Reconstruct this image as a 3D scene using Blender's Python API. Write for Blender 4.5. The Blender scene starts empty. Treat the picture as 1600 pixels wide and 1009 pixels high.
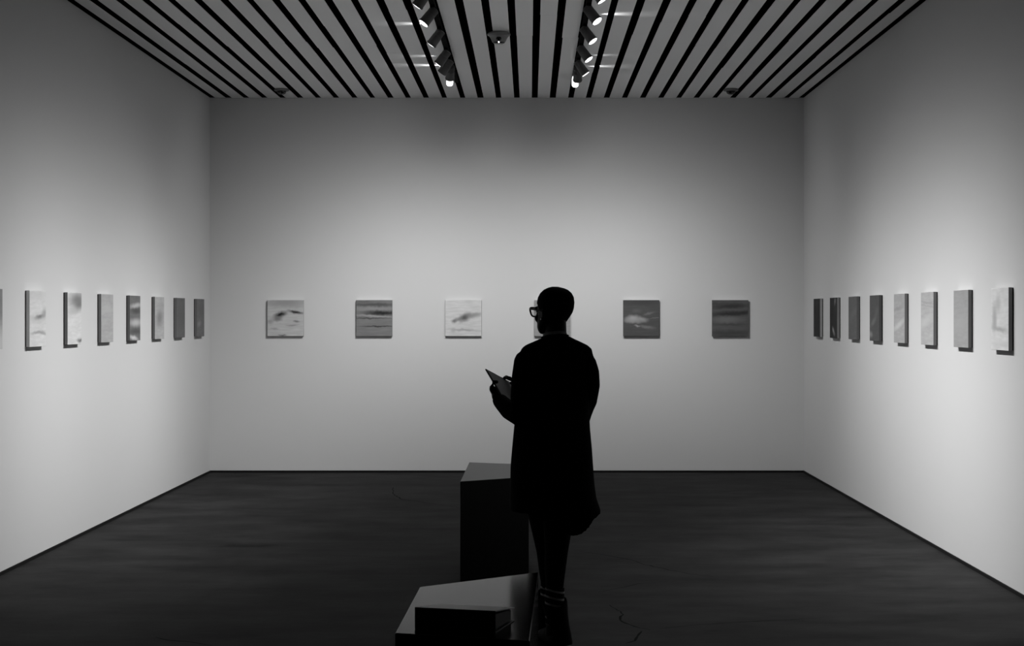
import bpy, bmesh, math, random
from mathutils import Vector, Matrix
random.seed(7)
SC = bpy.context.scene
C = SC.collection
F, CX, CY, HC = 2640.0, 828.0, 493.0, 1.6        # focal length (px of the 1600 frame), vanishing point, eye height
PI = math.pi

def W(px, py, Y):
    return Vector(((px - CX) * Y / F, Y, HC - (py - CY) * Y / F))

# ------------------------------------------------------------------ helpers
def lin(d):
    c = d / 255.0
    return c / 12.92 if c <= 0.04045 else ((c + 0.055) / 1.055) ** 2.4

def g4(v):
    return (v, v, v, 1.0)

def mat(name, grey, rough=0.6, spec=0.3, metallic=0.0, noise=None, bump=None):
    m = bpy.data.materials.new(name); m.use_nodes = True
    nt = m.node_tree; b = nt.nodes['Principled BSDF']
    b.inputs['Base Color'].default_value = g4(grey)
    b.inputs['Roughness'].default_value = rough
    b.inputs['Specular IOR Level'].default_value = spec
    b.inputs['Metallic'].default_value = metallic
    if noise or bump:
        tc = nt.nodes.new('ShaderNodeTexCoord')
    if noise:                                      # (scale vec, lo, hi)
        mp = nt.nodes.new('ShaderNodeMapping'); mp.inputs['Scale'].default_value = noise[0]
        nz = nt.nodes.new('ShaderNodeTexNoise'); nz.inputs['Scale'].default_value = 1.0
        nz.inputs['Detail'].default_value = 10; nz.inputs['Roughness'].default_value = 0.68
        r = nt.nodes.new('ShaderNodeMapRange')
        r.inputs['From Min'].default_value = 0.3; r.inputs['From Max'].default_value = 0.7
        r.inputs['To Min'].default_value = noise[1]; r.inputs['To Max'].default_value = noise[2]
        nt.links.new(tc.outputs['Object'], mp.inputs['Vector']); nt.links.new(mp.outputs[0], nz.inputs['Vector'])
        nt.links.new(nz.outputs['Fac'], r.inputs['Value']); nt.links.new(r.outputs[0], b.inputs['Base Color'])
    if bump:                                       # (scale vec, strength, distance)
        mp = nt.nodes.new('ShaderNodeMapping'); mp.inputs['Scale'].default_value = bump[0]
        nz = nt.nodes.new('ShaderNodeTexNoise'); nz.inputs['Scale'].default_value = 1.0; nz.inputs['Detail'].default_value = 3
        bp = nt.nodes.new('ShaderNodeBump'); bp.inputs['Strength'].default_value = bump[1]; bp.inputs['Distance'].default_value = bump[2]
        nt.links.new(tc.outputs['Object'], mp.inputs['Vector']); nt.links.new(mp.outputs[0], nz.inputs['Vector'])
        nt.links.new(nz.outputs['Fac'], bp.inputs['Height']); nt.links.new(bp.outputs[0], b.inputs['Normal'])
    return m

def emit_mat(name, strength, grey=1.0):
    m = mat(name, 0.8, 0.4)
    b = m.node_tree.nodes['Principled BSDF']
    b.inputs['Emission Color'].default_value = g4(grey); b.inputs['Emission Strength'].default_value = strength
    return m

def obj(name, bm, m, parent=None, smooth=False, bevel=0.0):
    """link bm (world coordinates) as one mesh object; under a parent the mesh is stored relative to the parent's origin"""
    if parent is not None:
        org = parent['_org']; bmesh.ops.translate(bm, verts=bm.verts, vec=-Vector(org))
    bmesh.ops.recalc_face_normals(bm, faces=bm.faces)
    me = bpy.data.meshes.new(name); bm.to_mesh(me); bm.free()
    if smooth:
        for p in me.polygons: p.use_smooth = True
    o = bpy.data.objects.new(name, me); C.objects.link(o)
    if m: me.materials.append(m)
    if parent is not None:
        o.parent = parent; o['_org'] = parent['_org']
    else:
        o['_org'] = (0.0, 0.0, 0.0)
    if bevel:
        md = o.modifiers.new('bevel', 'BEVEL'); md.width = bevel; md.segments = 2; md.limit_method = 'ANGLE'
    return o

def thing(name, label, cat, loc, group=None):
    o = bpy.data.objects.new(name, None); C.objects.link(o); o.location = loc
    o.empty_display_size = 0.1
    o['_org'] = tuple(loc); o['label'] = label; o['category'] = cat
    if group: o['group'] = group
    return o

def struct(name, bm, m, parent=None, **k):
    o = obj(name, bm, m, parent, **k)
    if parent is None: o['kind'] = 'structure'
    return o

def hexa(bm, b4, t4):
    v = [bm.verts.new(p) for p in list(b4) + list(t4)]
    bm.faces.new(v[0:4][::-1]); bm.faces.new(v[4:8])
    for i in range(4):
        j = (i + 1) % 4
        bm.faces.new((v[i], v[j], v[4 + j], v[4 + i]))

def box(bm, lo, hi):
    x0, y0, z0 = lo; x1, y1, z1 = hi
    hexa(bm, [(x0, y0, z0), (x1, y0, z0), (x1, y1, z0), (x0, y1, z0)], [(x0, y0, z1), (x1, y0, z1), (x1, y1, z1), (x0, y1, z1)])

def frame_box(bm, o, u, v, w, a, b, c):
    """box spanned from corner o by unit vectors u,v,w over ranges a,b,c"""
    P = lambda i, j, k: o + u * i + v * j + w * k
    hexa(bm, [P(a[0], b[0], c[0]), P(a[1], b[0], c[0]), P(a[1], b[1], c[0]), P(a[0], b[1], c[0])],
             [P(a[0], b[0], c[1]), P(a[1], b[0], c[1]), P(a[1], b[1], c[1]), P(a[0], b[1], c[1])])

def loft(bm, rings, cap=True):
    R = [[bm.verts.new(p) for p in r] for r in rings]
    n = len(R[0])
    for a, b in zip(R, R[1:]):
        for i in range(n):
            j = (i + 1) % n
            bm.faces.new((a[i], a[j], b[j], b[i]))
    if cap:
        bm.faces.new(R[0][::-1]); bm.faces.new(R[-1])
    return R

def basis(d):
    d = d.normalized()
    up = Vector((0, 0, 1)) if abs(d.z) < 0.9 else Vector((0, 1, 0))
    x = d.cross(up).normalized(); y = x.cross(d).normalized()
    return x, y

def lathe(bm, o, d, prof, seg=24):
    """prof: (distance along d, radius) pairs"""
    d = d.normalized(); x, y = basis(d)
    rings = []
    for t, r in prof:
        r = max(r, 1e-4)
        rings.append([o + d * t + (x * math.cos(a) + y * math.sin(a)) * r for a in [2 * PI * k / seg for k in range(seg)]])
    loft(bm, rings)

def tube(bm, pts, radii, seg=12, flat=None):
    """closed tapering tube with rounded ends; flat = (axis vector, factor) squeezes the section along an axis"""
    pts = [Vector(p) for p in pts]
    rings = []
    def ring(c, d, r):
        x, y = basis(d)
        out = []
        for k in range(seg):
            a = 2 * PI * k / seg
            v = (x * math.cos(a) + y * math.sin(a)) * r
            if flat: v -= flat[0] * (v.dot(flat[0]) * (1 - flat[1]))
            out.append(c + v)
        return out
    d0 = (pts[1] - pts[0]).normalized(); dn = (pts[-1] - pts[-2]).normalized()
    for s in (0.95, 0.6): rings.append(ring(pts[0] - d0 * radii[0] * s, d0, radii[0] * math.sqrt(1 - s * s)))
    for i, p in enumerate(pts):
        d = d0 if i == 0 else dn if i == len(pts) - 1 else ((pts[i + 1] - p).normalized() + (p - pts[i - 1]).normalized())
        rings.append(ring(p, d, radii[i]))
    for s in (0.6, 0.95): rings.append(ring(pts[-1] + dn * radii[-1] * s, dn, radii[-1] * math.sqrt(1 - s * s)))
    loft(bm, rings)

def ellipsoid(bm, c, r, M=None, seg=20, rows=12):
    rings = []
    for i in range(1, rows):
        t = PI * i / rows
        ring = []
        for k in range(seg):
            a = 2 * PI * k / seg
            v = Vector((r[0] * math.sin(t) * math.cos(a), r[1] * math.sin(t) * math.sin(a), r[2] * math.cos(t)))
            ring.append(Vector(c) + (M @ v if M else v))
        rings.append(ring)
    loft(bm, rings)

def fuse(o, voxel, it=6, fac=0.5):
    """merge the closed shells of a mesh into one continuous surface"""
    r = o.modifiers.new('fuse', 'REMESH'); r.mode = 'VOXEL'; r.voxel_size = voxel; r.use_smooth_shade = True
    s = o.modifiers.new('relax', 'SMOOTH'); s.factor = fac; s.iterations = it
    dg = bpy.context.evaluated_depsgraph_get()
    me = bpy.data.meshes.new_from_object(o.evaluated_get(dg), depsgraph=dg)
    mats = list(o.data.materials)
    o.modifiers.clear(); o.data = me
    if not me.materials:
        for m in mats: me.materials.append(m)
    for p in me.polygons: p.use_smooth = True
    return o

def BM():
    return bmesh.new()

# ------------------------------------------------------------------ camera / view
cam = bpy.data.cameras.new('camera'); co = bpy.data.objects.new('camera', cam); C.objects.link(co)
co.location = (0, 0, HC); co.rotation_euler = (PI / 2, 0, 0)
cam.sensor_width = 36.0; cam.lens = F / 1600 * 36.0
cam.shift_x = (800 - CX) / 1600; cam.shift_y = (CY - 504.5) / 1600
cam.clip_end = 100
SC.camera = co
SC.view_settings.view_transform = 'Standard'; SC.view_settings.look = 'None'
SC.view_settings.exposure = -0.07; SC.view_settings.gamma = 1.0
w = bpy.data.worlds.new('world'); w.use_nodes = True; SC.world = w
w.node_tree.nodes['Background'].inputs[0].default_value = (0, 0, 0, 1)

# ------------------------------------------------------------------ materials
M_wall = mat('white_wall_paint', 0.50, 0.75, 0.2, bump=((140, 140, 140), 0.08, 0.002))
M_void = mat('black_void', 0.001, 1.0, 0.0)
M_panel = mat('grey_ceiling_panel', 0.76, 0.32, 0.5, bump=((900, 1.5, 1), 0.25, 0.001))
M_base = mat('black_reveal', 0.006, 0.7, 0.1)
M_floor = mat('dark_concrete', 0.01, 0.65, 0.03, noise=((1.3, 2.4, 1), 0.006, 0.027), bump=((30, 60, 1), 0.05, 0.001))
M_crack = mat('crack_line', 0.002, 0.9, 0.05)
M_track = mat('black_track', 0.002, 0.9, 0.05)
M_head = mat('charcoal_lamp_metal', 0.11, 0.5, 0.3)
M_lens = emit_mat('lit_lens', 6.0)
M_capsule = emit_mat('capsule_glow', 1.6)  # glow standing in for a spotlight housing lit from close by
M_fix = mat('grey_fixture_plastic', 0.25, 0.45, 0.4)
M_base_ring = mat('grey_dome_ring', 0.16, 0.6, 0.2)
M_dome = mat('smoked_dome', 0.004, 0.12, 0.5)
M_bench = mat('black_satin_plinth_paint', 0.003, 0.17, 0.035)
M_plinth = mat('black_eggshell_plinth_paint', 0.004, 0.34, 0.07)
M_black = mat('black_board', 0.006, 0.5, 0.2)
M_page = mat('paper_pages', 0.13, 0.8, 0.1)
M_cover = mat('grey_binder_cover', 0.20, 0.45, 0.4)
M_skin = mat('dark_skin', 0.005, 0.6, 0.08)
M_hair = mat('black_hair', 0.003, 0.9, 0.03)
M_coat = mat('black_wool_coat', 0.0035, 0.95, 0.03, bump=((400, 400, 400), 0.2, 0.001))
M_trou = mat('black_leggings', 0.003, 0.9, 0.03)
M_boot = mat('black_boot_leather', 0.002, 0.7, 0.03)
M_collar = mat('grey_shirt_collar', 0.16, 0.8, 0.1)
M_frame = mat('black_acetate', 0.004, 0.4, 0.15)
M_tab = mat('grey_screen', 0.17, 0.3, 0.4)
M_tabk = mat('black_tablet_shell', 0.006, 0.5, 0.15)
M_ear = mat('steel_earring', 0.6, 0.25, 0.5, metallic=1.0)
M_eye = mat('eye_white', 0.3, 0.4, 0.3)

def glass_mat():
    m = bpy.data.materials.new('spectacle_glass'); m.use_nodes = True
    nt = m.node_tree; nt.nodes.clear()
    o = nt.nodes.new('ShaderNodeOutputMaterial'); t = nt.nodes.new('ShaderNodeBsdfTransparent'); gl = nt.nodes.new('ShaderNodeBsdfGlossy')
    mx = nt.nodes.new('ShaderNodeMixShader'); mx.inputs[0].default_value = 0.05
    t.inputs[0].default_value = (0.9, 0.9, 0.9, 1); gl.inputs['Roughness'].default_value = 0.03
    nt.links.new(t.outputs[0], mx.inputs[1]); nt.links.new(gl.outputs[0], mx.inputs[2]); nt.links.new(mx.outputs[0], o.inputs[0])
    return m
M_glass = glass_mat()

def sock_mat():
    m = mat('striped_sock_knit', 0.004, 0.9, 0.03)
    nt = m.node_tree; b = nt.nodes['Principled BSDF']
    tc = nt.nodes.new('ShaderNodeTexCoord'); mp = nt.nodes.new('ShaderNodeMapping')
    mp.inputs['Rotation'].default_value = (0, -0.22, 0)
    sx = nt.nodes.new('ShaderNodeSeparateXYZ'); md = nt.nodes.new('ShaderNodeMath'); md.operation = 'PINGPONG'
    md.inputs[1].default_value = 0.0165
    gt = nt.nodes.new('ShaderNodeMath'); gt.operation = 'GREATER_THAN'; gt.inputs[1].default_value = 0.0118
    mx = nt.nodes.new('ShaderNodeMix'); mx.data_type = 'RGBA'
    mx.inputs[6].default_value = g4(0.004); mx.inputs[7].default_value = g4(0.22)
    nt.links.new(tc.outputs['Object'], mp.inputs['Vector']); nt.links.new(mp.outputs[0], sx.inputs[0])
    nt.links.new(sx.outputs['Z'], md.inputs[0]); nt.links.new(md.outputs[0], gt.inputs[0])
    nt.links.new(gt.outputs[0], mx.inputs[0]); nt.links.new(mx.outputs[2], b.inputs['Base Color'])
    return m
M_sock = sock_mat()

# ------------------------------------------------------------------ room shell
XL, XR, YB, ZC, Y0 = -3.267, 2.797, 17.25, 3.82, 0.0
bm = BM(); box(bm, (XL - .2, Y0, -.2), (XR + .2, YB + .2, 0)); floor = struct('floor', bm, M_floor)
bm = BM(); box(bm, (XL - .2, Y0, 0), (XL, YB + .2, ZC + .3)); struct('wall_left', bm, M_wall)
bm = BM(); box(bm, (XR, Y0, 0), (XR + .2, YB + .2, ZC + .3)); struct('wall_right', bm, M_wall)
bm = BM(); box(bm, (XL, YB, 0), (XR, YB + .2, ZC + .3)); struct('wall_back', bm, M_wall)
bm = BM(); box(bm, (XL, Y0, ZC + .22), (XR, YB, ZC + .3)); ceiling = struct('ceiling', bm, M_void)
# slatted soffit: long panels with open dark gaps between them
gap0, pitch, gw = (835.3 - CX) * YB / F, 28.08 * YB / F, 8.7 * YB / F
bm = BM()
k0, k1 = -19, 15
for k in range(k0 + 1, k1 + 1):
    xa = gap0 + (k - 1) * pitch + gw / 2; xb = gap0 + k * pitch - gw / 2
    xa = max(xa, XL + .06); xb = min(xb, XR - .055)
    if xb - xa < .03: continue
    cuts = [Y0] + sorted([random.uniform(3, 6), random.uniform(8.5, 10.5), random.uniform(12.2, 15.5)]) + [YB - .004]
    for a, b in zip(cuts, cuts[1:]):
        j = random.uniform(-.004, .004); j2 = random.uniform(-.004, .004)
        box(bm, (xa + j, a + .0015, ZC), (xb + j2, b - .0015, ZC + .004))
panels = obj('slat_panels', bm, M_panel, ceiling)
bm = BM(); box(bm, (XL, YB - .006, ZC + .005), (XR, YB - .001, ZC + .22)); box(bm, (XL + .001, Y0, ZC + .005), (XL + .004, YB - .007, ZC + .22)); box(bm, (XR - .004, Y0, ZC + .005), (XR - .001, YB - .007, ZC + .22)); obj('plenum_lining', bm, M_void, ceiling)
# black strips painting in the recessed shadow gap at the foot of the walls
h = .020
bm = BM(); box(bm, (XL, Y0, 0), (XL + .010, YB, h)); struct('shadow_gap_left', bm, M_base)
bm = BM(); box(bm, (XR - .010, Y0, 0), (XR, YB, h)); struct('shadow_gap_right', bm, M_base)
bm = BM(); box(bm, (XL + .010, YB - .010, 0), (XR - .010, YB, h)); struct('shadow_gap_back', bm, M_base)

# cracks in the concrete
def fl(px, py):
    Y = F * HC / (py - CY); return Vector(((px - CX) * Y / F, Y, 0))
def crack(pts, w0):
    bm = BM(); P = [fl(*p) for p in pts]; Q = [P[0]]
    for a, b in zip(P, P[1:]):
        n = max(2, int((b - a).length / .05)); s = Vector((-(b - a).y, (b - a).x, 0)).normalized()
        for i in range(1, n + 1):
            Q.append(a.lerp(b, i / n) + s * (random.uniform(-.008, .008) if i < n else 0))
    rows = []
    for i, q in enumerate(Q):
        d = (Q[min(i + 1, len(Q) - 1)] - Q[max(i - 1, 0)]).normalized(); s = Vector((-d.y, d.x, 0))
        t = i / (len(Q) - 1); ww = 1.8 * w0 * (.35 + .65 * math.sin(PI * min(1, max(0.02, t)))) * random.uniform(.5, 1.3)
        rows.append((q - s * ww, q + s * ww))
    for (a, b), (c, d) in zip(rows, rows[1:]):
        v = [bm.verts.new(p + Vector((0, 0, z))) for z in (-.002, .0006) for p in (a, b, d, c)]
        bm.faces.new(v[4:8])
        bm.faces.new((v[0], v[1], v[5], v[4])); bm.faces.new((v[2], v[3], v[7], v[6]))
    o = obj('crack', bm, M_crack, floor)
crack([(952, 945), (962, 951), (970, 955), (974, 960), (969, 966), (972, 971), (985, 976), (1000, 981), (1016, 984)], .004)
crack([(1016, 984), (1040, 981), (1080, 977), (1171, 971), (1285, 965)], .0022)
crack([(1003, 986), (996, 994), (992, 1001), (978, 1005)], .006)
crack([(900, 860), (940, 866), (988, 875), (1007, 882), (1079, 897), (1114, 901)], .003)
crack([(935, 925), (960, 920), (996, 912), (1044, 908)], .002)
crack([(614.6, 761), (614, 771), (625, 779), (634, 781), (700, 790), (722, 794)], .0035)
crack([(243, 995), (262, 1000), (300, 1003), (330, 1008)], .003)

# ------------------------------------------------------------------ paintings
def paint_mat(name, base, blobs, warp=.010, wscale=14.0, grain=.05):
    """soft cloud study: base grey plus blobs (u, v, ru, rv, angle deg, grey 0-255, strength); u to the right, v up, 0..1"""
    A = lambda d: min(.62, .50 * lin(d) / lin(192))
    m = mat(name, A(base), .7, .2)
    nt = m.node_tree; N = nt.nodes.new; L = nt.links.new; b = nt.nodes['Principled BSDF']
    tc = N('ShaderNodeTexCoord')
    nz = N('ShaderNodeTexNoise'); nz.inputs['Scale'].default_value = wscale; nz.inputs['Detail'].default_value = 5
    L(tc.outputs['Object'], nz.inputs['Vector'])
    s1 = N('ShaderNodeVectorMath'); s1.operation = 'SUBTRACT'; s1.inputs[1].default_value = (.5, .5, .5); L(nz.outputs['Color'], s1.inputs[0])
    s2 = N('ShaderNodeVectorMath'); s2.operation = 'MULTIPLY'; s2.inputs[1].default_value = (warp * 3, 0, warp * 2.2); L(s1.outputs[0], s2.inputs[0])
    ad = N('ShaderNodeVectorMath'); ad.operation = 'ADD'; L(tc.outputs['Object'], ad.inputs[0]); L(s2.outputs[0], ad.inputs[1])
    col = None; S = .368
    # gentle horizontal brush streaks over the base colour
    mp = N('ShaderNodeMapping'); mp.inputs['Scale'].default_value = (6, 1, 40); L(tc.outputs['Object'], mp.inputs['Vector'])
    n2 = N('ShaderNodeTexNoise'); n2.inputs['Scale'].default_value = 1.0; n2.inputs['Detail'].default_value = 4; L(mp.outputs[0], n2.inputs['Vector'])
    r = N('ShaderNodeMapRange'); r.inputs['From Min'].default_value = .3; r.inputs['From Max'].default_value = .7
    r.inputs['To Min'].default_value = A(base) * (1 - grain * 2); r.inputs['To Max'].default_value = min(.84, A(base) * (1 + grain * 2))
    L(n2.outputs['Fac'], r.inputs['Value'])
    cb = N('ShaderNodeCombineColor'); [L(r.outputs[0], cb.inputs[i]) for i in range(3)]
    col = cb.outputs[0]
    for (u, v, ru, rv, ang, gr, st) in blobs:
        mp = N('ShaderNodeMapping'); mp.vector_type = 'TEXTURE'
        mp.inputs['Location'].default_value = ((u - .5) * S, 0, (v - .5) * S)
        mp.inputs['Rotation'].default_value = (0, -math.radians(ang), 0)
        mp.inputs['Scale'].default_value = (ru * S, 10, rv * S)
        L(ad.outputs[0], mp.inputs['Vector'])
        ln = N('ShaderNodeVectorMath'); ln.operation = 'LENGTH'; L(mp.outputs[0], ln.inputs[0])
        mr = N('ShaderNodeMapRange'); mr.interpolation_type = 'SMOOTHSTEP'
        mr.inputs['From Min'].default_value = .1; mr.inputs['From Max'].default_value = 1.5
        mr.inputs['To Min'].default_value = st; mr.inputs['To Max'].default_value = 0
        L(ln.outputs['Value'], mr.inputs['Value'])
        mx = N('ShaderNodeMix'); mx.data_type = 'RGBA'; L(mr.outputs[0], mx.inputs[0]); L(col, mx.inputs[6])
        mx.inputs[7].default_value = g4(A(gr)); col = mx.outputs[2]
    L(col, b.inputs['Base Color'])
    return m

M_side = {}
def side_mat(d):
    if d not in M_side: M_side[d] = mat('panel_edge_grey', .50 * lin(d) / lin(192), .75, .15)
    return M_side[d]
M_bounce = mat('white_bounce_edge', .85, .6, .2)  # white added so the upper edges brighten the wall above them
M_gap = mat('black_gap_shade', .005, .8, .05)  # black paints in the shade of the gap behind each board
def painting(loc, rz, label, group, base, blobs, side=130, **k):
    """a square board over a black block painting in the shaded gap at the wall; local -Y faces the room"""
    t = thing('painting', label, 'painting', loc, group)
    t.rotation_euler = (0, 0, rz)
    s = .184; T, B = .030, .007
    t['_org'] = (0, 0, 0)
    bm = BM(); box(bm, (-s, -T, -s), (s, -B, s))
    o = obj('canvas_board', bm, side_mat(side), t, bevel=.0015)
    # only the front of the board carries the picture; the upper edge is white to bounce light up the wall
    o.data.materials.append(paint_mat('cloud_study', base, blobs, **k))
    o.data.materials.append(M_bounce)
    for p in o.data.polygons:
        if p.normal.y < -.9: p.material_index = 1
        if p.normal.z > .9: p.material_index = 2
    bm = BM(); box(bm, (-s + .002, -B, -s + .002), (s - .002, 0, s - .002))
    obj('backing_gap', bm, M_gap, t)
    return t

GB, GL, GR = 'six cloud studies on the end wall', 'cloud studies along the left wall', 'cloud studies along the right wall'
back = [
 ('pale square sky painting with two small black clouds, on the end wall', 172,
  [(.5, .92, .7, .14, 0, 135, .8), (.36, .60, .19, .08, 18, 22, 1), (.28, .47, .14, .07, 5, 95, .8), (.78, .67, .22, .048, -9, 28, 1), (.80, .41, .09, .03, 0, 105, .9), (.7, .30, .18, .025, 4, 130, .8), (.2, .2, .12, .025, 0, 135, .7), (.42, .03, .12, .02, 0, 70, .9), (.08, .40, .1, .08, 0, 120, .6)], 150),
 ('grey square painting of dark horizontal cloud bands, on the end wall', 112,
  [(.5, .87, .9, .05, 0, 66, .8), (.5, .76, .8, .05, 0, 135, .7), (.72, .645, .55, .07, 0, 32, 1), (.5, .555, .6, .03, -3, 148, .8), (.4, .49, .6, .02, 0, 62, .9), (.6, .27, .55, .018, 0, 48, 1), (.2, .95, .3, .04, 0, 80, .6)], 120),
 ('pale square painting of one grey slanting cloud, on the end wall', 188,
  [(.54, .52, .20, .11, 28, 72, 1), (.78, .58, .24, .09, 10, 120, .8), (.25, .42, .10, .06, 15, 98, .9), (.38, .48, .12, .05, 20, 112, .8), (.55, .17, .42, .04, -3, 150, .9), (.22, .15, .07, .07, 0, 160, .8)], 170),
 ("grey square painting half hidden behind the person's head, on the end wall", 140,
  [(.5, .85, .7, .2, 0, 120, .7), (.3, .3, .5, .2, 0, 155, .6)], 130),
 ('dark square painting with a bright white cloud patch, on the end wall', 74,
  [(.26, .48, .2, .10, 6, 160, .9), (.14, .43, .14, .07, 0, 135, .7), (.50, .46, .18, .07, -8, 145, .85), (.34, .40, .2, .05, -4, 140, .6), (.38, .28, .08, .03, -15, 145, .9), (.66, .25, .22, .045, -8, 112, .8), (.36, .70, .14, .05, 0, 92, .7), (.70, .63, .15, .035, 15, 112, .7), (.9, .5, .2, .012, 8, 118, .7), (.5, .92, .6, .08, 0, 60, .7)], 60),
 ('dark square painting of black and grey cloud bands, on the end wall', 84,
  [(.5, .83, .6, .075, 3, 44, .85), (.2, .9, .4, .05, 0, 62, .7), (.45, .62, .6, .085, 2, 40, .9), (.88, .66, .25, .06, 6, 38, .8), (.42, .46, .4, .10, 0, 108, .75), (.5, .32, .6, .04, 0, 62, .6), (.5, .08, .8, .1, 0, 54, .7)], 60)]
for px, (lb, bs, bl, sd) in zip((446, 584.7, 724.2, 863, 1002, 1141), back):
    painting(((px - CX) * (YB - .03) / F, YB, 1.575), 0, lb, GB, bs, bl, sd, warp=.013, wscale=24, grain=.06)

left = [
 ('grey-topped pale painting cut by the left edge of the photo, on the left wall', 128, [(.5, .1, .8, .35, 0, 190, .9), (.5, .8, .8, .2, 0, 118, .6)], 120),
 ('near-white painting with a dark smudge above a thin grey arc, on the left wall', 194,
  [(.62, .53, .24, .045, 12, 82, 1), (.9, .60, .14, .1, 30, 140, .8), (.45, .255, .3, .032, 10, 140, .8), (.80, .245, .22, .032, -14, 140, .8), (.5, .48, .5, .08, 0, 165, .5), (.5, .92, .6, .1, 0, 182, .6)], 195),
 ('white painting with a dark grey upper corner, on the left wall', 194,
  [(.72, .86, .5, .16, 8, 112, .95), (.8, .74, .25, .1, 20, 102, .8), (.4, .64, .4, .08, 10, 165, .8), (.9, .07, .18, .045, 0, 100, .95)], 112),
 ('plain mid-grey painting between the white-cornered and the white-streaked one, left wall', 158, [(.4, .7, .35, .12, 0, 172, .6), (.5, .25, .5, .03, 0, 148, .5)], 112),
 ('dark grey painting with bright white cloud streaks, on the left wall', 100,
  [(.6, .78, .45, .06, 8, 172, .9), (.6, .66, .4, .07, 0, 66, .9), (.55, .40, .45, .09, 0, 170, .95), (.6, .20, .5, .07, 0, 72, .9), (.35, .06, .3, .05, -14, 185, 1)], 98),
 ('light grey painting with a faint dark haze in the middle, on the left wall', 160, [(.5, .5, .3, .2, 30, 118, .9), (.6, .8, .4, .08, 0, 146, .6)], 98),
 ('dark grey painting, second from the far corner on the left wall', 92, [(.5, .5, .6, .3, 0, 84, .6)], 98),
 ('dark grey painting with a pale spot low down, nearest the far left corner', 98, [(.3, .34, .2, .08, 20, 130, .8), (.6, .7, .5, .2, 0, 88, .6)], 98)]
yl = [.0012136 * F * 3.237] + [v * F * 3.237 for v in (.0013224, .0014276, .0015361, .0016428, .0017498, .0018553, .0019654)]
for y, (lb, bs, bl, sd) in zip(yl, left):
    bl = [(a, b, c * 1.35, d, e * .3, f, g) for a, b, c, d, e, f, g in bl]
    painting((XL, y - .184, 1.58), PI / 2, lb, GL, bs, bl, sd)

right = [
 ('nearly black painting nearest the far right corner', 36, [(.5, .5, .5, .3, 0, 30, .6)], 128),
 ('black painting with two pale streaks, on the right wall', 32, [(.72, .9, .12, .09, 60, 112, .9), (.5, .17, .17, .07, -60, 135, .95), (.62, .1, .12, .04, 0, 95, .8)], 112),
 ('plain dark grey painting, third from the far right corner', 86, [(.6, .6, .5, .1, 30, 98, .6)], 90),
 ('dark grey painting with faint pale clouds in its lower half, on the right wall', 70, [(.4, .42, .28, .07, 30, 100, .8), (.1, .14, .2, .07, 0, 122, .9), (.7, .6, .2, .12, 60, 88, .6)], 75),
 ('light grey painting with pale lower clouds, on the right wall', 150, [(.45, .36, .5, .07, 25, 182, .8), (.4, .70, .4, .05, 10, 128, .7), (.5, .9, .6, .06, 0, 140, .5)], 108),
 ('light grey painting with faint horizontal ripples, on the right wall', 158, [(.5, .8, .6, .02, -8, 138, .7), (.5, .74, .6, .015, -8, 140, .6), (.4, .45, .5, .1, 20, 175, .7)], 105),
 ('plain grey painting, second from the right edge of the photo, right wall', 140, [(.5, .4, .5, .2, 0, 148, .6)], 100),
 ('white painting with a curved grey brush mark, nearest on the right wall', 196,
  [(.40, .74, .16, .16, 60, 165, .8), (.20, .56, .12, .22, 30, 150, .8), (.18, .40, .14, .12, 0, 150, .7), (.5, .34, .42, .045, -8, 150, .85), (.5, .1, .7, .05, 0, 180, .5)], 105)]
yr = [v * F * 2.767 for v in (.0022563, .0021340, .0020092, .0018836, .0017587, .0016367, .0015106, .0013877)]
for y, (lb, bs, bl, sd) in zip(yr, right):
    bl = [(a, b, c * 1.1, d, e * .45, f, g) for a, b, c, d, e, f, g in bl]
    painting((XR, y - .184, 1.58), -PI / 2, lb, GR, bs, bl, sd * 1.22)

# ------------------------------------------------------------------ lighting tracks
TX = {'l': (722.5 - CX) * YB / F, 'r': (891.5 - CX) * YB / F}
for s, lb in (('l', 'black lighting track sunk in a ceiling gap, the one nearer the left wall'), ('r', 'black lighting track sunk in a ceiling gap, the one nearer the right wall')):
    bm = BM(); x = TX[s]
    box(bm, (x - .018, 8.6, ZC - .030), (x + .018, 15.9, ZC - .001))
    o = obj('lighting_track', bm, M_track); o['label'] = lb; o['category'] = 'light track'; o['group'] = 'two ceiling lighting tracks'

def soft_beam(l, sx, sy):
    """bell-shaped candela curve across the cone, the way a reflector lamp throws its light"""
    l.use_nodes = True; nt = l.node_tree; em = nt.nodes['Emission']
    tc = nt.nodes.new('ShaderNodeTexCoord'); sp = nt.nodes.new('ShaderNodeSeparateXYZ'); nt.links.new(tc.outputs['Normal'], sp.inputs[0])
    sq = []
    for ax, sg in (('X', sx), ('Y', sy)):
        a = nt.nodes.new('ShaderNodeMath'); a.operation = 'DIVIDE'; a.inputs[1].default_value = sg; nt.links.new(sp.outputs[ax], a.inputs[0])
        b = nt.nodes.new('ShaderNodeMath'); b.operation = 'POWER'; b.inputs[1].default_value = 2.0
        c = nt.nodes.new('ShaderNodeMath'); c.operation = 'ABSOLUTE'; nt.links.new(a.outputs[0], c.inputs[0]); nt.links.new(c.outputs[0], b.inputs[0]); sq.append(b)
    ad = nt.nodes.new('ShaderNodeMath'); nt.links.new(sq[0].outputs[0], ad.inputs[0]); nt.links.new(sq[1].outputs[0], ad.inputs[1])
    ml = nt.nodes.new('ShaderNodeMath'); ml.operation = 'MULTIPLY'; ml.inputs[1].default_value = -.5; nt.links.new(ad.outputs[0], ml.inputs[0])
    ex = nt.nodes.new('ShaderNodeMath'); ex.operation = 'EXPONENT'; nt.links.new(ml.outputs[0], ex.inputs[0])
    nt.links.new(ex.outputs[0], em.inputs['Strength'])

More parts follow.
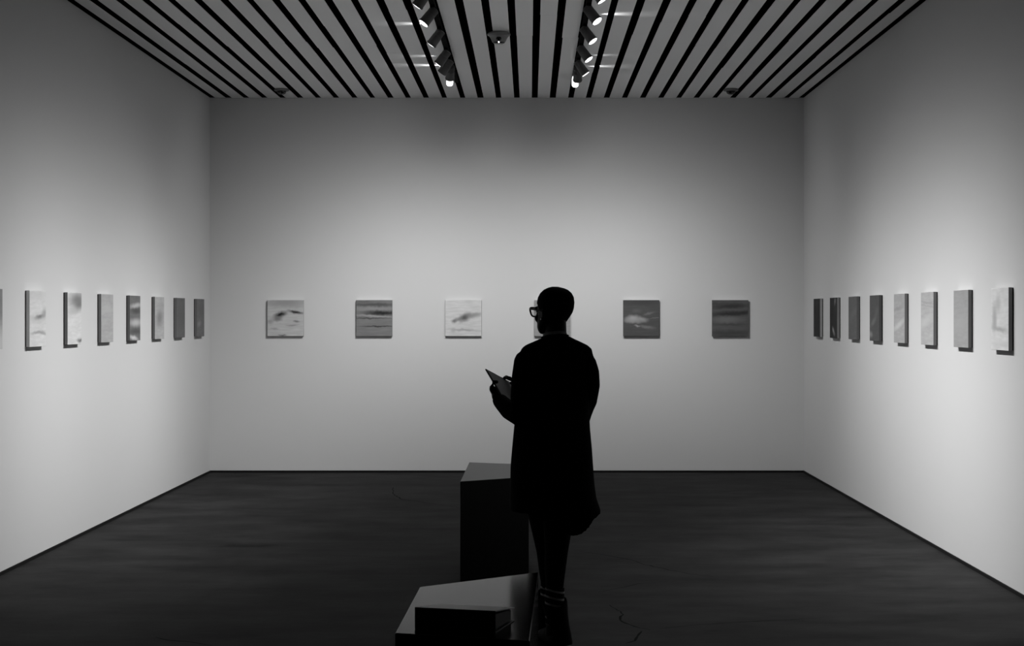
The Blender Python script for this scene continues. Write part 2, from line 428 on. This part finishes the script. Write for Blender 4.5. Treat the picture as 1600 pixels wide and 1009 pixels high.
def spot(parent, p, d, watts, ang, blend=1.0, rad=.022, beam=None):
    l = bpy.data.lights.new('lamp_beam', 'SPOT'); l.energy = watts; l.spot_size = math.radians(ang); l.spot_blend = blend
    l.shadow_soft_size = rad
    if beam: soft_beam(l, *beam)
    o = bpy.data.objects.new('lamp_beam', l); C.objects.link(o); o.parent = parent
    o.location = p - Vector(parent['_org']); o.rotation_euler = d.to_track_quat('-Z', 'Y').to_euler(); return o

def track_head(side, Y, target, watts, ang, label, streak_spot=0):
    x = TX[side]; mnt = Vector((x, Y, ZC - .030)); group = 'spotlights on the left track' if side == 'l' else 'spotlights on the right track'
    t = thing('track_spotlight', label, 'spotlight', mnt, group)
    piv = mnt + Vector((0, 0, -.045))
    d = (Vector(target) - piv).normalized()
    bm = BM(); box(bm, (x - .016, Y - .05, ZC - .046), (x + .016, Y + .05, ZC - .030)); obj('track_adapter', bm, M_track, t, bevel=.003)
    bm = BM(); lathe(bm, mnt + Vector((0, 0, -.02)), Vector((0, 0, -1)), [(0, .009), (.03, .009)], 12)
    obj('stem', bm, M_head, t, smooth=False)
    bm = BM()                                       # cylindrical can with cooling grooves and a front trim ring
    prof = [(-.028, .004), (-.028, .030), (-.024, .036)]
    for i in range(4): prof += [(-.016 + i * .010, .036), (-.015 + i * .010, .0325), (-.010 + i * .010, .0325), (-.009 + i * .010, .036)]
    prof += [(.092, .038), (.094, .041), (.106, .041), (.106, .0375), (.100, .036), (.100, .004)]
    lathe(bm, piv, d, prof, 28); obj('lamp_can', bm, M_head, t, smooth=False)
    bm = BM(); lathe(bm, piv, d, [(.1005, .0355), (.1055, .0355), (.108, .030), (.110, .018), (.1105, .003)], 24)
    obj('lens', bm, M_lens, t, smooth=True)
    if watts: spot(t, piv + d * .125, d, watts, 140, .3, .02, (ang, SY if ang == EA else .27))
    if streak_spot:
        sx = -1 if side == 'l' else 1
        spot(t, piv + Vector((sx * .075, streak_spot[1], .015)), Vector((sx, 0, .42)), streak_spot[0], 52, 1.0, .03)  # added spot that draws the streaks on the ceiling beside the head
    return t

ZT, ZB, SY = .36, 1.32, .243
EW, EA, EB = 330.0, .34, .36
def LT(y): return (XL, y, ZT)
def RT(y): return (XR, y, ZT)
heads = [
 ('l', 10.35, LT(10.3), EW, EA, 'spotlight on the left track, out of sight nearest the camera'),
 ('l', 11.25, LT(12.1), EW, EA, 'spotlight cut by the top edge of the photo, left track'),
 ('l', 11.95, LT(11.3), EW, EA, 'dark can spotlight with a bright white lens sliver, left track'),
 ('l', 12.85, LT(13.7), EW, EA, 'dark can spotlight with only a pinpoint of lens showing, left track', (4.0, 0)),
 ('l', 13.85, LT(14.6), EW, EA, 'spotlight third in view along the left track, touching the next behind it'),
 ('l', 14.35, LT(15.5), EW * .8, EA, 'dark spotlight with no lens showing, fourth in view on left track', (2.5, .1)),
 ('l', 14.70, (-1.05, YB, ZB), EW * .72, EB, 'half-hidden spotlight just before the glowing capsule of the left track', (7.0, .28)),
 ('r', 10.15, RT(9.65), EW * 1.1, EA, 'spotlight on the right track, out of sight nearest the camera'),
 ('r', 11.05, RT(10.8), EW, EA, 'spotlight on the right track just above the top edge of the photo'),
 ('r', 11.88, RT(10.6), EW, EA, 'spotlight with the largest white oval lens, right track'),
 ('r', 12.72, RT(11.9), EW, EA, 'spotlight with a tall white lens sliver, second in view on right track', (5.0, -.28)),
 ('r', 13.62, RT(12.9), EW, EA, 'steeply tilted spotlight, third in view on the right track'),
 ('r', 14.4, RT(14.7), EW * .75, EA, 'spotlight with a short white lens, fourth in view on right track', (1.5, 0)),
 ('r', 14.80, (.55, YB, ZB), EW * .72, EB, 'dark spotlight partly covering the glowing capsule of the right track', (4.5, .25)),
]
for hd in heads: track_head(*hd)

def glow_capsule(side, Y, label, watts, target):  # glowing capsule in place of a track head lit by its neighbour
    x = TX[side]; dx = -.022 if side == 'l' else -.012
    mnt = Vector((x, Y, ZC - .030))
    t = thing('spotlight_standin', label, 'lamp', mnt, 'glowing capsules standing in for lit spotlights at the track ends')
    bm = BM(); box(bm, (x - .016, Y - .05, ZC - .046), (x + .016, Y + .05, ZC - .030)); obj('track_adapter', bm, M_track, t, bevel=.003)
    o = mnt + Vector((dx, 0, -.030))
    bm = BM(); tube(bm, [mnt + Vector((0, 0, -.02)), o], [.008, .008], 10); obj('stem', bm, M_head, t, smooth=True)
    bm = BM(); lathe(bm, o, Vector((0, 0, -1)), [(-.012, .004), (-.012, .022), (.006, .027), (.03, .029), (.03, .004)], 24); obj('capsule_cap', bm, M_head, t)
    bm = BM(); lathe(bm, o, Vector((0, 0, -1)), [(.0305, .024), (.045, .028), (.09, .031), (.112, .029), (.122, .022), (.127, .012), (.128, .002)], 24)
    obj('capsule_body', bm, M_capsule, t, smooth=True)
    d = (Vector(target) - o).normalized()
    spot(t, o + Vector((0, .05, -.12)), d, watts, 130, .5, .04, (.33, .27))  # added beam to brighten the outer parts of the end wall
glow_capsule('l', 14.98, 'glowing white capsule standing in for a lit spotlight at the far end of the left track', 190, (-2.35, YB, 1.30))
glow_capsule('r', 15.05, 'glowing white capsule standing in for a lit spotlight at the far end of the right track', 190, (1.95, YB, 1.30))

# ------------------------------------------------------------------ ceiling devices
c = Vector(((779.5 - CX) * 13.25 / F, 13.25, ZC)); dn = Vector((0, 0, -1))
t = thing('ceiling_sensor', 'grey flanged ceiling sensor between the two lighting tracks', 'sensor', c)
bm = BM(); lathe(bm, c, dn, [(0, .078), (.006, .088), (.018, .092), (.024, .088), (.026, .05)], 36); obj('flange', bm, M_fix, t, smooth=False)
bm = BM(); lathe(bm, c, dn, [(.0262, .080), (.045, .066), (.066, .056), (.078, .050), (.078, .01)], 36); obj('housing', bm, M_fix, t, smooth=False)
bm = BM(); ellipsoid(bm, c + Vector((0, -.052, -.052)), (.023, .016, .024)); obj('lens_window', bm, M_dome, t, smooth=True)
bm = BM(); lathe(bm, c, dn, [(.0782, .047), (.086, .042), (.090, .03), (.091, .004)], 30); obj('smoked_cover', bm, M_dome, t, smooth=True)
bm = BM(); ellipsoid(bm, c + Vector((0, -.047, -.083)), (.006, .006, .006)); obj('highlight_dot', bm, emit_mat('highlight_glow', 3.0), t, smooth=True)  # glowing dot paints the highlight on the sensor
for px, lb in ((440, 'small dark ceiling dome near the far left corner'), (1142, 'small dark ceiling dome near the far right corner')):
    c = Vector(((px - CX) * 16.55 / F, 16.55, ZC))
    t = thing('ceiling_dome', lb, 'dome camera', c, 'dark domes by the end wall')
    bm = BM(); lathe(bm, c, dn, [(0, .066), (.006, .073), (.016, .073), (.021, .066), (.022, .03)], 32); obj('base_ring', bm, M_base_ring, t)
    bm = BM(); lathe(bm, c, dn, [(.0222, .047), (.034, .044), (.046, .036), (.054, .022), (.057, .004)], 32); obj('dome', bm, M_dome, t, smooth=True)

# ------------------------------------------------------------------ plinths and binder
def prism(name, label, cat, xy, h, m, group=None):
    cx = sum(p[0] for p in xy) / 4; cy = sum(p[1] for p in xy) / 4
    bm = BM(); hexa(bm, [(x, y, 0) for x, y in xy], [(x, y, h) for x, y in xy])
    bmesh.ops.translate(bm, verts=bm.verts, vec=(-cx, -cy, 0))
    o = obj(name, bm, m, bevel=.004); o.location = (cx, cy, 0); o['label'] = label; o['category'] = cat
    if group: o['group'] = group
    return o
HB = .50
prism('plinth_bench', 'low black plinth in the foreground with a thick binder on top', 'plinth', [(-.4678, 5.857), (0, 5.716), (.036, 7.249), (-.4466, 6.854)], HB, M_bench, 'slant-sided plinths on the floor')
prism('plinth_bench', 'taller black plinth standing beyond the low one, beside the person', 'plinth', [(-.4125, 9.99), (-.006, 10.28), (-.012, 11.13), (-.4066, 11.3)], .62, M_plinth, 'slant-sided plinths on the floor')

A = Vector((-.4038, 5.923, HB)); u = Vector((.967, -.255, 0)).normalized(); v = Vector((.255, .967, 0)).normalized(); z = Vector((0, 0, 1))
t = thing('ring_binder', 'thick dark binder lying flat on the low plinth, spine to the front', 'binder', A)
Lb, Db, Hs, Hr = .294, .25, .078, .049
bm = BM(); frame_box(bm, A, u, v, z, (0, Lb), (0, .004), (0.0005, Hs)); obj('spine', bm, M_black, t, bevel=.001)
bm = BM(); frame_box(bm, A, u, v, z, (0, Lb), (.0045, Db), (0.0005, .004)); obj('cover', bm, M_black, t, bevel=.001)
def slab(bm, z0a, z1a, z0b, z1b, x0, x1, y0, y1):
    hexa(bm, [A + u * x0 + v * y0 + z * z0a, A + u * x1 + v * y0 + z * z0a, A + u * x1 + v * y1 + z * z0b, A + u * x0 + v * y1 + z * z0b],
             [A + u * x0 + v * y0 + z * z1a, A + u * x1 + v * y0 + z * z1a, A + u * x1 + v * y1 + z * z1b, A + u * x0 + v * y1 + z * z1b])
bm = BM(); slab(bm, Hs - .004, Hs, Hr - .004, Hr, 0, Lb, .0045, Db); o = obj('cover', bm, M_cover, t, bevel=.001); o['label'] = 'grey upper cover'
bm = BM(); slab(bm, .006, Hs - .018, .006, Hr - .007, .012, Lb - .010, .03, Db - .012); obj('pages', bm, M_page, t)

# ------------------------------------------------------------------ person
PY = 8.12
def S(px, py, Y=PY): return W(px, py, Y)
root = thing('person', 'person in a long black coat and glasses seen from behind, holding a tablet', 'person', (.12, 8.15, 0))
NS = 40
def px2x(px): return (px - CX) * PY / F
def py2z(py): return HC - (py - CY) * PY / F
rows = [(527, 850, 884, .050), (531, 843, 896, .066), (537, 832, 910, .085), (546, 821, 920, .098), (556, 813, 925, .108), (575, 809, 924, .116),
        (610, 809, 921, .120), (645, 806, 921, .120), (668, 803, 922, .122), (700, 800, 925, .128), (729, 797.5, 927, .135), (755, 797, 929, .138), (777, 796.5, 932, .142)]
hem = [(790, 797), (823, 799), (850, 808), (872, 824), (885, 828), (899, 834), (918, 824), (928, 809), (940, 801), (945, 801)]
def hem_py(px):
    for (a, b), (c2, d2) in zip(hem, hem[1:]):
        if a <= px <= c2: return b + (d2 - b) * (px - a) / (c2 - a)
    return hem[0][1] if px < hem[0][0] else hem[-1][1]
def body_ring(py, l, r, b, inset=0, fold=0):
    cx = (px2x(l) + px2x(r)) / 2; a = (px2x(r) - px2x(l)) / 2 - inset
    out = []
    for k in range(NS):
        th = 2 * PI * k / NS
        f = 1 + fold * math.sin(th * 7 + 1.0)
        ex = .85
        cxn = math.copysign(abs(math.cos(th)) ** ex, math.cos(th)); syn = math.copysign(abs(math.sin(th)) ** ex, math.sin(th))
        out.append(Vector((cx + a * cxn, PY + .005 + (b - inset) * syn * f, py2z(py))))
    return out
# coat: trunk, flaring skirt with an uneven hem, two bent sleeves, fused into one garment
bm = BM()
rings = [body_ring(py, l, r, b, 0, 0 if py < 690 else .02 * (py - 690) / 80) for py, l, r, b in rows]
last = body_ring(800, 796.5, 940, .148, 0, .03)
for p in last:
    pxx = p.x * F / PY + CX; p.z = py2z(hem_py(pxx))
rings.append(last)
inner = []
for p in last:
    q = p.copy(); cxm = px2x(868); q.x = cxm + (q.x - cxm) * .86; q.y = PY + (q.y - PY) * .86; inner.append(q)
rings.append(inner)
rings.append([Vector((px2x(866) + (p.x - px2x(866)) * .78, PY + (p.y - PY) * .78, py2z(770))) for p in last])
loft(bm, rings)
armL = [S(818, 563, 8.10), S(815.5, 588, 8.08), S(813.5, 620, 8.06), S(811, 654, 8.06), S(796, 641, 8.13), S(781, 626, 8.20)]
tube(bm, armL, [.046, .049, .050, .050, .046, .037], 16)
armR = [S(916, 566, 8.10), S(920, 582, 8.10), S(921.5, 602, 8.12), S(917.5, 628, 8.15), S(910.5, 653, 8.19), S(878, 632, 8.27), S(848, 618, 8.325)]
tube(bm, armR, [.048, .051, .050, .047, .046, .042, .036], 16)
tube(bm, [S(826, 551, 8.10), S(848, 543, 8.10), S(868, 540, 8.09), S(886, 541, 8.09), S(912, 552, 8.10)], [.041, .046, .05, .05, .045], 14)
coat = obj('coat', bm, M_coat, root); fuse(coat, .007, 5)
bm = BM()                                           # turned collar of the coat around the neck
for s0, s1 in ((0, 1),):
    rg = []
    for (r0, zz) in ((.062, 1.480), (.0605, 1.503), (.067, 1.501), (.070, 1.478)):
        rg.append([Vector((px2x(867) + r0 * math.cos(2 * PI * k / 32), PY - .005 + r0 * 1.02 * math.sin(2 * PI * k / 32), zz - .010 * math.sin(2 * PI * k / 32) + .005 * math.cos(2 * PI * k / 32))) for k in range(32)])
    rg.append([p.copy() for p in rg[0]])
    loft(bm, rg, cap=False)
bmesh.ops.remove_doubles(bm, verts=bm.verts, dist=1e-5)
obj('coat_collar', bm, M_coat, root, smooth=True)
bm = BM(); rg = []
for (r0, zz) in ((.0555, 1.48), (.0545, 1.526), (.0575, 1.527), (.0590, 1.48)):
    rg.append([Vector((px2x(867) + r0 * math.cos(2 * PI * k / 32), PY - .005 + r0 * math.sin(2 * PI * k / 32), zz - (.014 * (1 + math.sin(2 * PI * k / 32)) - .004 * math.cos(2 * PI * k / 32)) * (1 if zz > 1.5 else 0))) for k in range(32)])
rg.append([p.copy() for p in rg[0]]); loft(bm, rg, cap=False)
bmesh.ops.remove_doubles(bm, verts=bm.verts, dist=1e-5)
o = obj('shirt_collar', bm, M_collar, root, smooth=True); o['label'] = 'pale grey shirt collar'

# head (local: +y face, z from chin), turned to the left
HYAW = math.radians(40)
HM = Matrix.Rotation(HYAW, 3, 'Z'); HO = Vector((px2x(866), PY + .01, py2z(522)))
def H(x, y, zz): return HO + HM @ Vector((x, y, zz))
prof = [(0.000, .080, .030, .028), (.006, .090, .010, .044), (.018, .094, -.004, .055), (.035, .096, -.018, .064), (.055, .096, -.042, .069), (.08, .094, -.070, .0725), (.105, .091, -.094, .0755),
        (.125, .095, -.103, .078), (.15, .094, -.106, .0795), (.175, .085, -.102, .077), (.195, .070, -.088, .068), (.210, .048, -.066, .053), (.219, .026, -.040, .033), (.2235, .002, -.014, .012)]
def head_rings(grow=0.0, n=36, fine=1):
    out = []
    pf = []
    for p0, p1 in zip(prof, prof[1:]):
        for i in range(fine): pf.append([a_ + (b_ - a_) * i / fine for a_, b_ in zip(p0, p1)])
    pf.append(prof[-1])
    for zz, yf, yb, hw in pf:
        r = []
        for k in range(n):
            a = 2 * PI * k / n; cc, ss = math.cos(a), math.sin(a)
            yy = (yf + yb) / 2 + ((yf - yb) / 2 + grow) * ss
            ww = (hw + grow) * (1 - .16 * max(0, ss))
            r.append(H(ww * cc, yy, zz + grow * max(0, (zz - .12) / .1)))
        out.append(r)
    return out
bm = BM(); loft(bm, head_rings())
tube(bm, [H(0, .093, .112), H(0, .106, .088), H(0, .114, .074)], [.007, .009, .012], 12)           # nose
for s in (-1, 1):
    ellipsoid(bm, H(s * .009, .108, .071), (.007, .008, .006), HM)
    ellipsoid(bm, H(s * .031, .086, .126), (.022, .010, .008), HM)                                   # brow
    ellipsoid(bm, H(s * .040, .068, .076), (.022, .018, .020), HM)                                   # cheek
    E = HM @ Matrix.Rotation(s * .35, 3, 'Z')
    ellipsoid(bm, H(s * .077, -.006, .100), (.007, .018, .031), E); ellipsoid(bm, H(s * .075, .002, .078), (.007, .010, .011), E)   # ear
ellipsoid(bm, H(0, .098, .047), (.022, .007, .0055), HM); ellipsoid(bm, H(0, .096, .038), (.019, .007, .006), HM)       # lips
ellipsoid(bm, H(0, .088, .013), (.02, .010, .012), HM)
tube(bm, [H(0, -.012, .06), H(0, -.014, .02), Vector((px2x(866), PY, 1.47)), Vector((px2x(866.5), PY, 1.40))], [.050, .050, .053, .072], 20)   # neck
# trunk under the coat
loft(bm, [body_ring(py, l, r, b, .020) for py, l, r, b in rows[2:]])
# arms
tube(bm, armL, [.03, .034, .034, .034, .030, .026], 12)
tube(bm, armR, [.03, .034, .034, .033, .032, .029, .025], 12)

# tablet frame (needed by the hands)
TO = S(757.5, 577, 8.30)
tu = Vector((.118, .15, -.071)).normalized(); tv = Vector((.100, -.150, -.156)); tv = (tv - tu * tv.dot(tu)).normalized()
tn = tu.cross(tv).normalized()
if tn.z < 0: tn = -tn
def hand(bm, arm_end, wrist, d, n, thumb_sign, spread=.0, curl=.15, thumb=None):
    d = d.normalized(); l = (n.cross(d)).normalized() * thumb_sign; n = d.cross(l).normalized() * (1 if d.cross(l).dot(n) > 0 else -1)
    palm = wrist + d * .05
    tube(bm, [arm_end, wrist + (arm_end - wrist) * .3, wrist + d * .018], [.025, .022, .020], 14)
    tube(bm, [wrist + d * .012, wrist + d * .03, wrist + d * .05, wrist + d * .083], [.024, .029, .034, .035], 16, flat=(n, .46))
    lens = (.066, .076, .071, .056); offs = (.029, .0095, -.010, -.028)
    for ln, of in zip(lens, offs):
        p0 = wrist + d * (.078 - abs(of - .009) * .18) + l * of; dd = (d + l * of * spread * 10).normalized()
        pts = [p0]; ang = 0
        for seg, c1 in ((.45, curl), (.30, curl * 1.5), (.25, curl * 1.5)):
            ang += c1; pts.append(pts[-1] + (dd * math.cos(ang) + n * math.sin(ang)) * ln * seg)
        tube(bm, pts, [.0088, .0082, .0076, .0066], 10)
    tube(bm, thumb(wrist, d, l, n), [.0140, .0125, .0112, .0098], 10)
wl = TO + tv * .152 + tu * .008 - tn * .027
Eb = TO + tv * .102
hand(bm, armL[-1], wl, tu * .82 - tv * .55, tn, 1, .3, .05,
     lambda w_, d, l, n: [w_ + d * .018 + l * .020, Eb - tu * .009 - tn * .010 + tv * .016, Eb - tu * .008 + tn * .008, Eb + tu * .010 + tn * .0165])
ellipsoid(bm, wl + (Eb - tu * .009 - wl) * .5 - tn * .004, (.017, .017, .015))
eb = TO + tu * .160
wr = S(838, 613, 8.335)
dr = (eb + tn * -.015 + tv * .015 - wr)
hand(bm, armR[-1], wr, dr, tn, -1, .3, .10,
     lambda w_, d, l, n: [w_ + d * .025 + l * .020 + n * .006, w_ + d * .065 + l * .040 + n * .022, eb + tv * -.006 + n * .014 + tu * .014, eb + tv * .010 + n * .013 - tu * .008])
# legs and feet
legR = [S(885, 720, 8.12), S(873, 800, 8.10), S(869.5, 861, 8.09), S(867.5, 888, 8.085), S(866.5, 918, 8.08), S(866.5, 975, 8.075)]
legL = [S(852, 720, 8.14), S(849, 800, 8.20), S(856, 861, 8.25), S(858, 888, 8.28), S(860, 920, 8.30), S(858, 965, 8.31)]
tube(bm, legR, [.084, .070, .051, .046, .036, .034], 16); tube(bm, legL, [.084, .070, .051, .048, .036, .034], 16)
DIRR, DIRL = Vector((-.30, .95, 0)).normalized(), Vector((-.55, .83, 0)).normalized()
def foot(bm, a, d):
    a = Vector((a.x, a.y, 0)); tube(bm, [a - d * .035 + z * .055, a + d * .05 + z * .06, a + d * .12 + z * .045, a + d * .175 + z * .038], [.03, .036, .03, .02], 12)
foot(bm, legR[-1], DIRR); foot(bm, legL[-1], DIRL)
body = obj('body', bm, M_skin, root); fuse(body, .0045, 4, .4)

# close-cropped hair over the skull
def prof_at(zz):
    for p0, p1 in zip(prof, prof[1:]):
        if zz <= p1[0]:
            f = (zz - p0[0]) / (p1[0] - p0[0]); return [x0 + (x1 - x0) * f for x0, x1 in zip(p0, p1)]
    return prof[-1]
def hairline(ss):
    K = [(-1, .056), (-.75, .060), (-.35, .090), (-.05, .114), (.2, .120), (.55, .142), (.8, .166), (1, .176)]
    for (a0, h0), (a1, h1) in zip(K, K[1:]):
        if ss <= a1:
            f = (ss - a0) / (a1 - a0); return h0 + (h1 - h0) * f * f * (3 - 2 * f)
    return K[-1][1]
def skull(zz, a, grow):
    _, yf, yb, hw = prof_at(zz); cc, ss = math.cos(a), math.sin(a)
    return H((hw + grow) * (1 - .16 * max(0, ss)) * cc, (yf + yb) / 2 + ((yf - yb) / 2 + grow) * ss, zz + grow * max(0, (zz - .12) / .1))
NH, RH = 72, 22; ztop = prof[-1][0]
bm = BM()
inner_ = [[skull(hairline(math.sin(2 * PI * k / NH)) + (ztop - hairline(math.sin(2 * PI * k / NH))) * (1 - i / RH), 2 * PI * k / NH, -.003) for k in range(NH)] for i in range(RH + 1)]
outer_ = [[skull(hairline(math.sin(2 * PI * k / NH)) + (ztop - hairline(math.sin(2 * PI * k / NH))) * (i / RH), 2 * PI * k / NH, .0045) for k in range(NH)] for i in range(RH + 1)]
loft(bm, inner_ + outer_)
hair = obj('hair', bm, M_hair, root, smooth=True)
for s in (-1, 1):
    bm = BM(); ellipsoid(bm, H(s * .031, .0835, .110), (.011, .011, .0085), HM, 48, 32); e_ = obj('eye', bm, M_eye, body, smooth=True); e_.data.materials.append(M_hair)
    gz_ = (HM @ Vector((0, 1, 0)))
    for p in e_.data.polygons:
        if p.normal.dot(gz_) > .93: p.material_index = 1
bm = BM(); ellipsoid(bm, H(-.081, .002, .072), (.004, .004, .005), HM); obj('earring', bm, M_ear, root, smooth=True)
# glasses: two rounded-trapezoid rims, bridge, temples
gz = .106
def rim_pts(s, k=1.0):
    base = [(.010, .018), (.030, .0205), (.052, .0215), (.0635, .019), (.0645, .010), (.058, -.008), (.047, -.019), (.030, -.0215), (.017, -.017), (.009, -.002)]
    mx, mz = .036, 0
    return [(s * (mx + (x - mx) * k), mz + (zz - mz) * k) for x, zz in base]
bm = BM()
for s in (-1, 1):
    P = [H(x, .114 - abs(x) * .16, gz + zz) for x, zz in rim_pts(s)]
    P2 = []
    n = len(P)
    for i in range(n):
        a, b, c1, d1 = P[i - 1], P[i], P[(i + 1) % n], P[(i + 2) % n]
        P2 += [b, (b + c1) * .5 + ((b - a) - (d1 - c1)) * .06]
    m_ = len(P2); rr = []; fwd = HM @ Vector((0, 1, 0))
    for i in range(m_):
        tg = (P2[(i + 1) % m_] - P2[i - 1]).normalized(); sd = tg.cross(fwd).normalized()
        rr.append([P2[i] + (sd * math.cos(2 * PI * k / 10) + fwd * math.sin(2 * PI * k / 10)) * .0042 for k in range(10)])
    V_ = [[bm.verts.new(q) for q in r] for r in rr]
    for i in range(m_):
        A_, B_ = V_[i], V_[(i + 1) % m_]
        for k in range(10): bm.faces.new((A_[k], A_[(k + 1) % 10], B_[(k + 1) % 10], B_[k]))
    tube(bm, [H(s * .065, .103, gz + .015), H(s * .078, .085, gz + .015), H(s * .081, .01, gz + .008), H(s * .079, -.018, gz - .006)], [.0042, .0040, .0030, .0026], 8)
tube(bm, [H(-.011, .112, gz + .010), H(0, .116, gz + .012), H(.011, .112, gz + .010)], [.003, .003, .003], 8)
gl = obj('glasses', bm, M_frame, root, smooth=True)
for s in (-1, 1):
    bm = BM(); P = [(x, zz) for x, zz in rim_pts(s, .93)]
    vv = [[bm.verts.new(H(x, .114 - abs(x) * .16 + o_, gz + zz)) for x, zz in P] for o_ in (-.0008, .0008)]
    bm.faces.new(vv[0][::-1]); bm.faces.new(vv[1])
    for i in range(len(P)):
        j = (i + 1) % len(P); bm.faces.new((vv[0][i], vv[0][j], vv[1][j], vv[1][i]))
    obj('lens', bm, M_glass, gl)
# leggings, socks, boots
bm = BM()
tube(bm, legR[:5], [.094, .078, .056, .051, .043], 18); tube(bm, legL[:5], [.094, .078, .056, .052, .043], 18)
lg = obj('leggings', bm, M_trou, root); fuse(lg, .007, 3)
def seg_tube(bm, a, b, ra, rb, n=24):
    d = b - a; lathe(bm, a, d, [(0, ra), (d.length, rb)], n)
for nm, L_, top in (('R', legR, 917), ('L', legL, 917)):
    a = L_[4].copy(); b = L_[5].copy(); a.z = py2z(916.5)
    bm = BM(); seg_tube(bm, a, b, .0475, .044); o = obj('sock', bm, M_sock, root, smooth=True); o['label'] = 'black sock with pale stripes'
def boot(L_, d, seed, lean):
    a = Vector((L_[5].x, L_[5].y, 0)); s = Vector((d.y, -d.x, 0))
    def ring(c, r1, r2, tilt=0.0, n=28):
        return [c + s * (r1 * math.cos(2 * PI * k / n)) + d * (r2 * math.sin(2 * PI * k / n)) + z * (tilt * math.cos(2 * PI * k / n) + tilt * 2.1 * (math.sin(2 * PI * k / n) * .5 - .5)) for k in range(n)]
    bm = BM(); out = []
    o_ = s * lean
    sec = ((.250, .062, .066, .010, .016), (.22, .060, .064, .006, .006), (.17, .055, .060, 0, 0), (.12, .056, .062, 0, 0), (.08, .061, .066, .004, 0), (.03, .064, .066, .006, 0))
    for zz, r1, r2, of, tl in sec:
        out.append(ring(a + d * of + z * zz + o_ * (1 - zz / .26), r1, r2, tl))
    inn = [ring(a + d * of + z * zz + o_ * (1 - zz / .26), r1 - .005, r2 - .005, tl) for zz, r1, r2, of, tl in sec[:2]] + [ring(a + z * .185 + o_ * .29, .048, .054)]
    loft(bm, inn[::-1] + out)
    pts = [a - d * .03 + z * .052, a + d * .05 + z * .058, a + d * .12 + z * .048, a + d * .185 + z * .040]
    tube(bm, pts, [.040, .046, .044, .032], 18, flat=(z, .95))
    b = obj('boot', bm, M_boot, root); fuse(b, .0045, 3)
    bm = BM(); n = 28; lo, hi = [], []
    for k in range(n):
        t_ = 2 * PI * k / n; x = math.cos(t_); y = math.sin(t_)
        wdt = .050 * (1.0 if y > -.2 else .92); p = a + d * (.072 + .158 * y) + s * (wdt * x * (1 - .12 * y * y))
        lo.append(p + z * .001); hi.append(p + z * .026)
    loft(bm, [lo, hi]); obj('sole', bm, M_boot, b)
boot(legR, DIRR, 1, .030); boot(legL, DIRL, 2, -.01)

# ------------------------------------------------------------------ tablet in the hands
t = thing('tablet', "thin tablet held up in the person's hands", 'tablet', TO)
bm = BM(); frame_box(bm, TO, tu, tv, tn, (0, .215), (0, .235), (0, .0065)); obj('shell', bm, M_tabk, t, bevel=.002)
bm = BM(); frame_box(bm, TO, tu, tv, tn, (.008, .207), (.010, .225), (.0066, .0072)); o = obj('screen', bm, M_tab, t); o['label'] = 'pale grey screen'

for o in bpy.data.objects:
    if '_org' in o: del o['_org']
